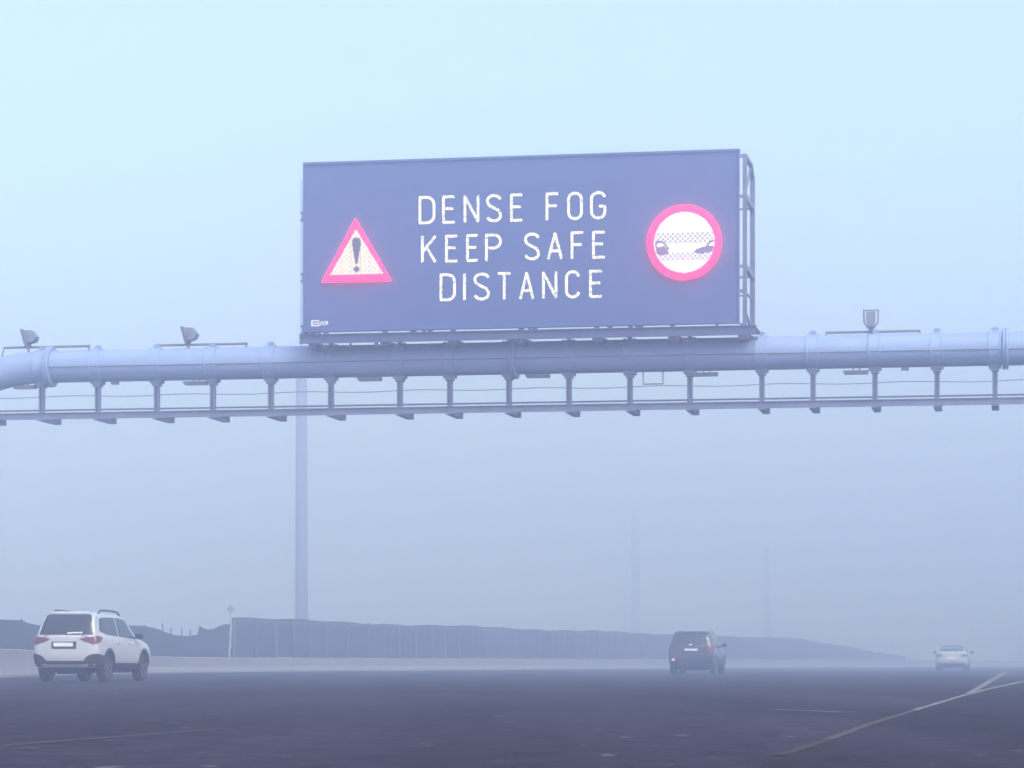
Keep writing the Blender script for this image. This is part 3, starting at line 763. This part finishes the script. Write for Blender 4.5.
def patch(bvh, A, Bc, nu, nv, direction, off=0.006, thick=0.012):
    """A, Bc: polylines (2-D pairs) giving two opposite edges ; direction 'side+','side-','rear','front','top'. Returns MB part lying on the body"""
    def poly(pl, t):
        L = [0]
        for a, b in zip(pl[:-1], pl[1:]): L.append(L[-1] + math.hypot(b[0]-a[0], b[1]-a[1]))
        d_ = t*L[-1]
        for i in range(len(pl)-1):
            if d_ <= L[i+1] + 1e-9:
                f = (d_-L[i]) / max(1e-9, L[i+1]-L[i]); return (pl[i][0]+(pl[i+1][0]-pl[i][0])*f, pl[i][1]+(pl[i+1][1]-pl[i][1])*f)
        return pl[-1]
    mb = MB(); pts = {}
    for i in range(nu+1):
        a = poly(A, i/nu); b = poly(Bc, i/nu)
        for j in range(nv+1):
            f = j/nv; u = a[0]+(b[0]-a[0])*f; v = a[1]+(b[1]-a[1])*f
            if direction == 'side+': o_, d_ = Vector((3, u, v)), Vector((-1, 0, 0))
            elif direction == 'side-': o_, d_ = Vector((-3, u, v)), Vector((1, 0, 0))
            elif direction == 'rear': o_, d_ = Vector((u, -4, v)), Vector((0, 1, 0))
            elif direction == 'front': o_, d_ = Vector((u, 9, v)), Vector((0, -1, 0))
            else: o_, d_ = Vector((u, v, 4)), Vector((0, 0, -1))
            loc, nor, _, _ = bvh.ray_cast(o_, d_)
            if loc is None: continue
            pts[i, j] = (loc + nor*off, loc - nor*(thick-off))
    vs = []; id1 = {}
    for k, (p1, p2) in pts.items(): id1[k] = len(vs); vs += [p1, p2]
    fs = []; cells = [(i, j) for i in range(nu) for j in range(nv) if all(q in pts for q in ((i,j),(i+1,j),(i,j+1),(i+1,j+1)))]
    cs = set(cells)
    for (i, j) in cells:
        fs.append((id1[i,j], id1[i+1,j], id1[i+1,j+1], id1[i,j+1]))
        fs.append(tuple(q+1 for q in (id1[i,j], id1[i,j+1], id1[i+1,j+1], id1[i+1,j])))
        for (di, dj, a, b) in ((0,-1,(i,j),(i+1,j)), (1,0,(i+1,j),(i+1,j+1)), (0,1,(i+1,j+1),(i,j+1)), (-1,0,(i,j+1),(i,j))):
            if (i+di, j+dj) not in cs: fs.append((id1[b], id1[a], id1[a]+1, id1[b]+1))
    return mb.add(vs, fs)
def merge(*mbs):
    m = MB()
    for b in mbs: m.add(b.v, b.f)
    return m
def make_wheel(car, y, x, s, r, wid):
    c = (x, y, r)
    t = MB().lathe([(r*0.62, -wid/2+0.01), (r*0.93, -wid/2), (r*0.99, -wid/2+0.03), (r, 0), (r*0.99, wid/2-0.03), (r*0.93, wid/2), (r*0.62, wid/2-0.01)], c, 'x', 36).build('wheel', M['rubber'], car, smooth=40)
    mb = MB(); o = s*wid/2
    mb.lathe([(r*0.66, o-s*0.012), (r*0.66, o+s*0.004), (r*0.60, o+s*0.002), (r*0.58, o-s*0.09), (r*0.60, o-s*0.1)], c, 'x', 36)
    mb.lathe([(0.001, o-s*0.02), (r*0.16, o-s*0.02), (r*0.16, o-s*0.06), (0.001, o-s*0.06)], c, 'x', 16, closed=False)
    for k in range(5):
        a = 2*math.pi*k/5 + 0.3
        for da in (-0.12, 0.12):
            mb.bar((x+o-s*0.03, y+r*0.14*math.cos(a), r+r*0.14*math.sin(a)), (x+o-s*0.02, y+r*0.6*math.cos(a+da), r+r*0.6*math.sin(a+da)), 0.03, 0.035, (1, 0, 0))
    mb.build('rim', M['rim'], t, smooth=30)
    MB().lathe([(0.001, o-s*0.10), (r*0.61, o-s*0.10), (r*0.61, o-s*0.105), (0.001, o-s*0.105)], c, 'x', 24, closed=False).build('brake_disc', M['plastic'], t)
def bvh_of(me):
    bm = bmesh.new(); bm.from_mesh(me); b = BVHTree.FromBMesh(bm); bm.free(); return b
def place_box(car, name, m, bvh, x, z, w_, h_, t_, tilt=0.0):
    loc, nor, _, _ = bvh.ray_cast(Vector((x, -4, z)), Vector((0, 1, 0)))
    mb = MB().box((x-w_/2, loc.y-t_, z-h_/2), (x+w_/2, loc.y+0.03, z+h_/2)); return mb.build(name, m, car), loc

def common(car, sp, paint_m, label_unused=None):
    global sp_wz, sp_zb
    sp_wz = sp['wr']; sp_zb = sp['zb0']
    me0 = body_mesh(sp); bvh = bvh_of(me0)
    me = cut_wheels(me0, sp['wheels'], sp['wr']+0.055, sp['W'], paint_m)
    o = bpy.data.objects.new('body', me); COL.objects.link(o); o.parent = car; me.name = 'body'
    for y in sp['wheels']:
        for s in (-1, 1): make_wheel(car, y, s*(sp['W']/2-0.135), s, sp['wr'], 0.215)
    return bvh
def arch(bvh, y, r, wz, side, w_=0.055, a0=-8, a1=188):
    n = 26
    A = [(y+(r)*math.cos(R(a0+(a1-a0)*i/n)), wz+(r)*math.sin(R(a0+(a1-a0)*i/n))) for i in range(n+1)]
    Bq = [(y+(r+w_)*math.cos(R(a0+(a1-a0)*i/n)), wz+(r+w_)*math.sin(R(a0+(a1-a0)*i/n))) for i in range(n+1)]
    return patch(bvh, A, Bq, n, 2, side, 0.012, 0.03)
def mirror_part(car, s, y, z, x, m):
    mb = MB()
    mb.bar((s*(x-0.06), y, z-0.03), (s*(x+0.10), y-0.02, z+0.0), 0.05, 0.05)
    n = 12; vs = []
    for (yy, k) in ((-0.07, 1.0), (0.0, 1.03), (0.07, 0.8), (0.11, 0.35)):
        for i in range(n):
            a = 2*math.pi*i/n; cx_, sz_ = math.cos(a), math.sin(a)
            e = lambda v: math.copysign(abs(v)**0.6, v)
            vs.append((s*(x+0.17)+0.095*k*e(cx_), y+yy, z+0.03+0.07*k*e(sz_)))
    fs = [tuple(range(n))] + [tuple(range(3*n, 4*n))]
    for q_ in range(3):
        for i in range(n): fs.append((q_*n+i, q_*n+(i+1) % n, (q_+1)*n+(i+1) % n, (q_+1)*n+i))
    mb.add(vs, fs); o = mb.build('wing_mirror', m, car, smooth=40)
    MB().box((s*(x+0.17)-0.075, y-0.078, z-0.025), (s*(x+0.17)+0.075, y-0.071, z+0.085)).build('mirror_glass', M['glass'], o)

# --- SUV body description
def suv_spec(L, W, H, wr, wheels, zb, belt, rear_shift, hood=1.05, wt=0.70, belt_rise=0.06):
    R0 = rear_shift
    S = lambda y, zs, zt, ws, wm, wsh, wt_, zb_=zb, **k: dict(y=y, zb=zb_, zs=zs, zt=zt, ws=ws, wm=wm, wsh=wsh, wt=wt_, **k)
    st = [
        S(0.0, belt+0.03, H-0.03, 0.80, 0.88, 0.86, wt-0.04, zb+0.05, shift=[0.16, 0.12, 0.05, 0.0, 0.03, 0.05, 0.08]+R0),
        S(0.10, belt+0.03, H-0.02, 0.90, 0.955, 0.93, wt, zb+0.02, shift=[0.08, 0.06, 0.03, 0.0, 0.02, 0.04, 0.07]+[r*0.9 for r in R0]),
        S(0.36, belt+0.03, H, 0.93, 0.99, 0.96, wt+0.02, shift=[0]*7+[r*0.6 for r in R0]),
        S(0.9, belt+0.01, H, 0.94, 1.0, 0.965, wt+0.03),
        S(1.6, belt-0.02, H, 0.94, 0.985, 0.955, wt+0.035),
        S(2.2, belt-0.04, H-0.015, 0.94, 0.98, 0.95, wt+0.03),
        S(L*0.585, belt-0.055, H-0.06, 0.94, 0.98, 0.95, wt+0.01),
        S(L*0.66, belt-0.06, H-0.24, 0.94, 0.985, 0.955, wt),
        S(L*0.735, belt-0.06, hood+0.06, 0.94, 0.99, 0.955, 0.74),
        S(L*0.80, hood-0.09, hood, 0.93, 0.99, 0.94, 0.66),
        S(L*0.90, hood-0.14, hood-0.05, 0.90, 0.97, 0.90, 0.60),
        S(L*0.965, hood-0.20, hood-0.13, 0.84, 0.90, 0.83, 0.52, zb+0.02, shift=[-0.03, -0.02, 0, 0.03, 0.03, 0.0, 0, -0.02, -0.03, -0.04, -0.05]),
        S(L*0.99, hood-0.24, hood-0.18, 0.70, 0.76, 0.70, 0.44, zb+0.05, shift=[-0.06, -0.04, 0, 0.03, 0.03, 0.0, 0, -0.02, -0.03, -0.04, -0.05]),
    ]
    return dict(stations=st, W=W, wr=wr, wheels=wheels, zb0=zb, bulge=0.03)

def suv(name, loc, label, kind):
    white = kind == 'white'
    car = tag(empty(name, loc, -HEAD), label, 'car', None)
    if white:
        L, W, H = 4.40, 1.70, 1.67; wr = 0.345; wheels = (0.80, 3.48); zb = 0.27; belt = 1.03; pm = M['white_paint']
        bvh = common(car, suv_spec(L, W, H, wr, wheels, zb, belt, [0.20, 0.34, 0.36, 0.35]), pm)
    else:
        L, W, H = 4.65, 1.80, 1.66; wr = 0.35; wheels = (0.92, 3.70); zb = 0.24; belt = 1.06; pm = M['dark_paint']
        bvh = common(car, suv_spec(L, W, H, wr, wheels, zb, belt, [0.17, 0.30, 0.33, 0.33], 1.06, 0.72), pm)
    hw = W/2
    # glass
    patch(bvh, [(-hw*0.74, H-0.09), (hw*0.74, H-0.09)], [(-hw*0.86, belt+0.075), (hw*0.86, belt+0.075)], 16, 8, 'rear').build('rear_window', M['glass'], car, smooth=40)
    MB()
    zt = H-0.155; zl = belt+0.065
    for sd in ('side+', 'side-'):
        patch(bvh, [(0.52, zt-0.03), (0.82, zt+0.005)], [(0.34, zl+0.10), (0.84, zl+0.01)], 4, 5, sd).build('quarter_window', M['glass'], car, smooth=40)
        patch(bvh, [(0.845, zt+0.005), (1.62, zt+0.01)], [(0.865, zl+0.01), (1.62, zl-0.02)], 8, 5, sd).build('rear_side_window', M['glass'], car, smooth=40)
        patch(bvh, [(1.70, zt+0.01), (2.30, zt-0.01), (2.52, zt-0.06)], [(1.70, zl-0.025), (2.50, zl-0.05), (2.98, zl-0.065)], 10, 5, sd).build('front_side_window', M['glass'], car, smooth=40)
        for (ya, yb) in ((0.98 if white else 1.1, 1.66), (1.67, 2.72)):
            patch(bvh, [(ya + (0.10 if ya < 1.5 else 0), zl-0.055), (yb, zl-0.08)], [(ya + (0.22 if ya < 1.5 else 0), zb+0.20), (yb, zb+0.20)], 10, 8, sd, 0.004, 0.012).build('door', pm, car, smooth=40)
        mb = merge(patch(bvh, [(1.30, 0.93), (1.56, 0.93)], [(1.30, 0.90), (1.56, 0.90)], 4, 1, sd, 0.03, 0.04), patch(bvh, [(2.30, 0.92), (2.56, 0.92)], [(2.30, 0.89), (2.56, 0.89)], 4, 1, sd, 0.03, 0.04))
        mb.build('door_handles', pm if white else M['chrome'], car)
        # cladding
        a = [arch(bvh, y, wr+0.053, wr, sd, 0.06 if white else 0.03) for y in wheels]
        merge(*a).build('arch_trim', M['plastic'] if white else pm, car, smooth=40)
        patch(bvh, [(wheels[0]+wr+0.06, zb+0.17), (wheels[1]-wr-0.06, zb+0.17)], [(wheels[0]+wr+0.06, zb+0.03), (wheels[1]-wr-0.06, zb+0.03)], 12, 3, sd, 0.012, 0.03).build('sill_trim', M['plastic'], car, smooth=40)
    patch(bvh, [(-hw*0.66, H-0.12), (hw*0.66, H-0.12)], [(-hw*0.78, 1.17), (hw*0.78, 1.17)], 12, 8, 'front').build('windscreen', M['glass'], car, smooth=40)
    # rear lights wrap round the corner
    for s in (-1, 1):
        sd = 'side+' if s > 0 else 'side-'
        if white:
            a = patch(bvh, [(s*hw*0.42, 1.015), (s*hw*0.84, 1.065)], [(s*hw*0.56, 0.945), (s*hw*0.84, 0.885)], 8, 4, 'rear', 0.012, 0.03)
            b = patch(bvh, [(0.06, 1.085), (0.40, 1.05)], [(0.05, 0.875), (0.30, 0.98)], 6, 4, sd, 0.012, 0.03)
        else:
            a = patch(bvh, [(s*hw*0.64, 1.10), (s*hw*0.86, 1.12)], [(s*hw*0.68, 0.80), (s*hw*0.86, 0.80)], 6, 6, 'rear', 0.012, 0.03)
            b = patch(bvh, [(0.07, 1.10), (0.26, 1.07)], [(0.06, 0.82), (0.16, 0.86)], 5, 5, sd, 0.012, 0.03)
        merge(a, b).build('tail_light', M['lens'], car, smooth=40)
    # bumper
    if white:
        mb = merge(patch(bvh, [(-hw*0.86, 0.66), (-hw*0.66, 0.62), (-hw*0.54, 0.49), (hw*0.54, 0.49), (hw*0.66, 0.62), (hw*0.86, 0.66)],
                        [(-hw*0.80, zb+0.10), (-hw*0.6, zb+0.09), (-hw*0.5, zb+0.09), (hw*0.5, zb+0.09), (hw*0.6, zb+0.09), (hw*0.80, zb+0.10)], 24, 5, 'rear', 0.016, 0.03),
                   patch(bvh, [(0.04, 0.665), (0.36, 0.62)], [(0.04, zb+0.10), (0.42, zb+0.08)], 6, 5, 'side+', 0.016, 0.03),
                   patch(bvh, [(0.04, 0.665), (0.36, 0.62)], [(0.04, zb+0.10), (0.42, zb+0.08)], 6, 5, 'side-', 0.016, 0.03))
        bp = mb.build('rear_bumper', M['plastic'], car, smooth=40)
        patch(bvh, [(-hw*0.70, 0.425), (-hw*0.4, 0.405), (hw*0.4, 0.405), (hw*0.70, 0.425)], [(-hw*0.62, 0.365), (-hw*0.4, 0.36), (hw*0.4, 0.36), (hw*0.62, 0.365)], 16, 1, 'rear', 0.03, 0.03).build('skid_strip', M['chrome'], bp)
        # plate recess and plate
        pr, loc = place_box(car, 'plate_recess', M['plastic'], bvh, -0.02, 0.86, 0.60, 0.17, 0.012)
        MB().box((-0.27, loc.y-0.022, 0.83), (0.21, loc.y-0.0125, 0.92)).build('number_plate', M['plate'], pr)
        wp = MB().bar((0.05, bvh.ray_cast(Vector((0.05,-4,1.17)), Vector((0,1,0)))[0].y-0.03, 1.15), (0.42, bvh.ray_cast(Vector((0.42,-4,1.17)), Vector((0,1,0)))[0].y-0.03, 1.16), 0.02, 0.035).build('rear_wiper', M['plate'], car)
        mb = patch(bvh, [(-hw*0.66, H-0.035), (hw*0.66, H-0.035)], [(-hw*0.68, H-0.075), (hw*0.68, H-0.075)], 14, 2, 'rear', 0.03, 0.06)
        mb.build('roof_spoiler', pm, car, smooth=40)
    else:
        pr, loc = place_box(car, 'plate_recess', M['dark_paint'], bvh, 0.02, 0.95, 0.60, 0.15, 0.012)
        MB().box((-0.24, loc.y-0.022, 0.905), (0.28, loc.y-0.0125, 0.985)).build('number_plate', M['plate'], pr)
        patch(bvh, [(-0.05, 1.155), (0.05, 1.155)], [(-0.07, 1.10), (0.07, 1.10)], 4, 2, 'rear', 0.02, 0.03).build('badge', M['chrome'], car)
        bp = patch(bvh, [(-hw*0.85, 0.46), (hw*0.85, 0.46)], [(-hw*0.78, zb+0.10), (hw*0.78, zb+0.10)], 20, 4, 'rear', 0.014, 0.03).build('rear_bumper', M['plastic'], car, smooth=40)
        patch(bvh, [(-hw*0.80, 0.60), (-hw*0.68, 0.60)], [(-hw*0.80, 0.53), (-hw*0.68, 0.53)], 3, 2, 'rear', 0.014, 0.03).build('rear_fog_lamp', M['lamp'], car)
        patch(bvh, [(-hw*0.70, H-0.05), (hw*0.70, H-0.05)], [(-hw*0.72, H-0.11), (hw*0.72, H-0.11)], 14, 2, 'rear', 0.04, 0.08).build('roof_spoiler', pm, car, smooth=40)
    for s in (-1, 1):
        pts = []
        for i in range(9):
            y = 0.75 + 1.65*i/8
            l_ = bvh.ray_cast(Vector((s*hw*0.66, y, 4)), Vector((0, 0, -1)))[0]
            pts.append(l_ + Vector((0, 0, (0.075 if 0 < i < 8 else -0.01))))
        MB().tube(pts, 0.022, 8).build('roof_rail', M['plastic'] if white else M['chrome'], car, smooth=50)
        mirror_part(car, s, L*0.655, 1.06 if white else 1.10, hw*0.86, M['plastic'] if white else M['dark_paint'])
        patch(bvh, [(s*hw*0.40, 0.88), (s*hw*0.82, 0.90)], [(s*hw*0.45, 0.76), (s*hw*0.80, 0.76)], 6, 3, 'front', 0.01, 0.03).build('headlight', M['clear'], car, smooth=40)
    patch(bvh, [(-hw*0.38, 0.86), (hw*0.38, 0.86)], [(-hw*0.5, 0.48), (hw*0.5, 0.48)], 8, 6, 'front', 0.008, 0.03).build('grille', M['plastic'], car, smooth=40)
    mb = MB().box((-hw*0.72, 0.45, zb-0.06), (hw*0.72, L-0.5, zb+0.03)); mb.box((-hw*0.5, wheels[0]-0.12, zb-0.09), (hw*0.5, wheels[0]+0.12, zb-0.061)); mb.build('underbody', M['plastic'], car)
    return car

suv('sport_utility_car', plan(64.5, 68.3), 'white sport utility car with black bumper and arches beside the barrier at left', 'white')
suv('sport_utility_car', plan(690.5, 110.5), 'black sport utility car with one rear fog lamp lit in the middle of the road', 'dark')

def sedan(loc, label):
    car = tag(empty('sedan_car', loc, -HEAD), label, 'car')
    L, W, H = 4.6, 1.80, 1.44; wr = 0.325; wheels = (1.05, 3.75); zb = 0.20; pm = M['silver_paint']
    S = lambda y, zs, zt, ws, wm, wsh, wt_, zb_=zb, **k: dict(y=y, zb=zb_, zs=zs, zt=zt, ws=ws, wm=wm, wsh=wsh, wt=wt_, **k)
    rs = [0.14, 0.10, 0.05, 0, 0.02, 0.05, 0.06, 0.07, 0.08, 0.10, 0.10]
    st = [S(0, 0.90, 1.00, 0.80, 0.86, 0.84, 0.70, zb+0.06, shift=rs), S(0.12, 0.92, 1.03, 0.90, 0.95, 0.92, 0.74, zb+0.03, shift=[r*.6 for r in rs]), S(0.42, 0.93, 1.04, 0.93, 0.985, 0.95, 0.74),
          S(0.72, 0.93, 1.07, 0.94, 0.99, 0.955, 0.72), S(1.15, 0.92, 1.28, 0.94, 0.99, 0.955, 0.68), S(1.65, 0.91, 1.24, 0.94, 0.985, 0.95, 0.66), S(2.2, 0.90, H, 0.94, 0.98, 0.945, 0.665),
          S(2.6, 0.89, H-0.03, 0.94, 0.98, 0.945, 0.66), S(3.0, 0.88, 1.22, 0.94, 0.98, 0.945, 0.68), S(3.45, 0.87, 0.99, 0.94, 0.985, 0.94, 0.72), S(3.8, 0.82, 0.93, 0.93, 0.985, 0.93, 0.66),
          S(4.2, 0.76, 0.86, 0.9, 0.95, 0.88, 0.6), S(4.48, 0.68, 0.75, 0.82, 0.86, 0.8, 0.5, zb+0.03), S(4.57, 0.62, 0.68, 0.68, 0.72, 0.66, 0.42, zb+0.06)]
    bvh = common(car, dict(stations=st, W=W, wr=wr, wheels=wheels, zb0=zb, bulge=0.04), pm); hw = W/2
    patch(bvh, [(-hw*0.60, 1.385), (hw*0.60, 1.385)], [(-hw*0.72, 1.09), (hw*0.72, 1.09)], 14, 7, 'rear').build('rear_window', M['glass'], car, smooth=40)
    patch(bvh, [(-hw*0.60, 1.37), (hw*0.60, 1.37)], [(-hw*0.76, 1.02), (hw*0.76, 1.02)], 14, 7, 'front').build('windscreen', M['glass'], car, smooth=40)
    for s, sd in ((1, 'side+'), (-1, 'side-')):
        patch(bvh, [(1.25, 1.28), (2.05, 1.35)], [(0.98, 1.0), (2.05, 0.97)], 8, 4, sd).build('rear_side_window', M['glass'], car, smooth=40)
        patch(bvh, [(2.12, 1.35), (2.66, 1.32)], [(2.12, 0.97), (3.22, 0.96)], 8, 4, sd).build('front_side_window', M['glass'], car, smooth=40)
        merge(patch(bvh, [(s*hw*0.52, 0.90), (s*hw*0.84, 0.93)], [(s*hw*0.56, 0.76), (s*hw*0.84, 0.76)], 6, 4, 'rear', 0.012, 0.03),
              patch(bvh, [(0.08, 0.92), (0.34, 0.90)], [(0.07, 0.77), (0.24, 0.82)], 5, 3, sd, 0.012, 0.03)).build('tail_light', M['lens'], car, smooth=40)
        patch(bvh, [(s*hw*0.45, 0.70), (s*hw*0.80, 0.72)], [(s*hw*0.48, 0.60), (s*hw*0.80, 0.60)], 6, 3, 'front', 0.01, 0.03).build('headlight', M['clear'], car, smooth=40)
        mirror_part(car, s, 3.02, 0.98, hw*0.95, pm)
        for (ya, yb) in ((1.3, 2.07), (2.09, 3.1)):
            patch(bvh, [(ya, 0.92), (yb, 0.9)], [(ya + (0.12 if ya < 2 else 0), 0.34), (yb, 0.34)], 8, 6, sd, 0.004, 0.012).build('door', pm, car, smooth=40)
    patch(bvh, [(-hw*0.84, 0.44), (hw*0.84, 0.44)], [(-hw*0.76, zb+0.10), (hw*0.76, zb+0.10)], 16, 3, 'rear', 0.014, 0.03).build('rear_bumper', M['plastic'], car, smooth=40)
    pr, l_ = place_box(car, 'number_plate', M['plate'], bvh, 0, 0.70, 0.5, 0.11, 0.02)
    MB().box((-hw*0.7, 0.5, zb-0.03), (hw*0.7, L-0.5, zb+0.03)).build('underbody', M['plastic'], car)
sedan(plan(951.5, 157), 'distant pale sedan almost lost in the fog at right')

# ------------------------------------------------------------------ render settings
sc.render.engine = 'CYCLES'
cy = sc.cycles
cy.use_denoising = True
cy.max_bounces = 12; cy.volume_bounces = 8; cy.diffuse_bounces = 4; cy.transparent_max_bounces = 8
cy.use_adaptive_sampling = False
cy.sample_clamp_indirect = 6.0
vs_ = sc.view_settings
vs_.view_transform = 'Standard'; vs_.look = 'None'; vs_.gamma = 1.0; vs_.exposure = 1.62; vs_.use_curve_mapping = False
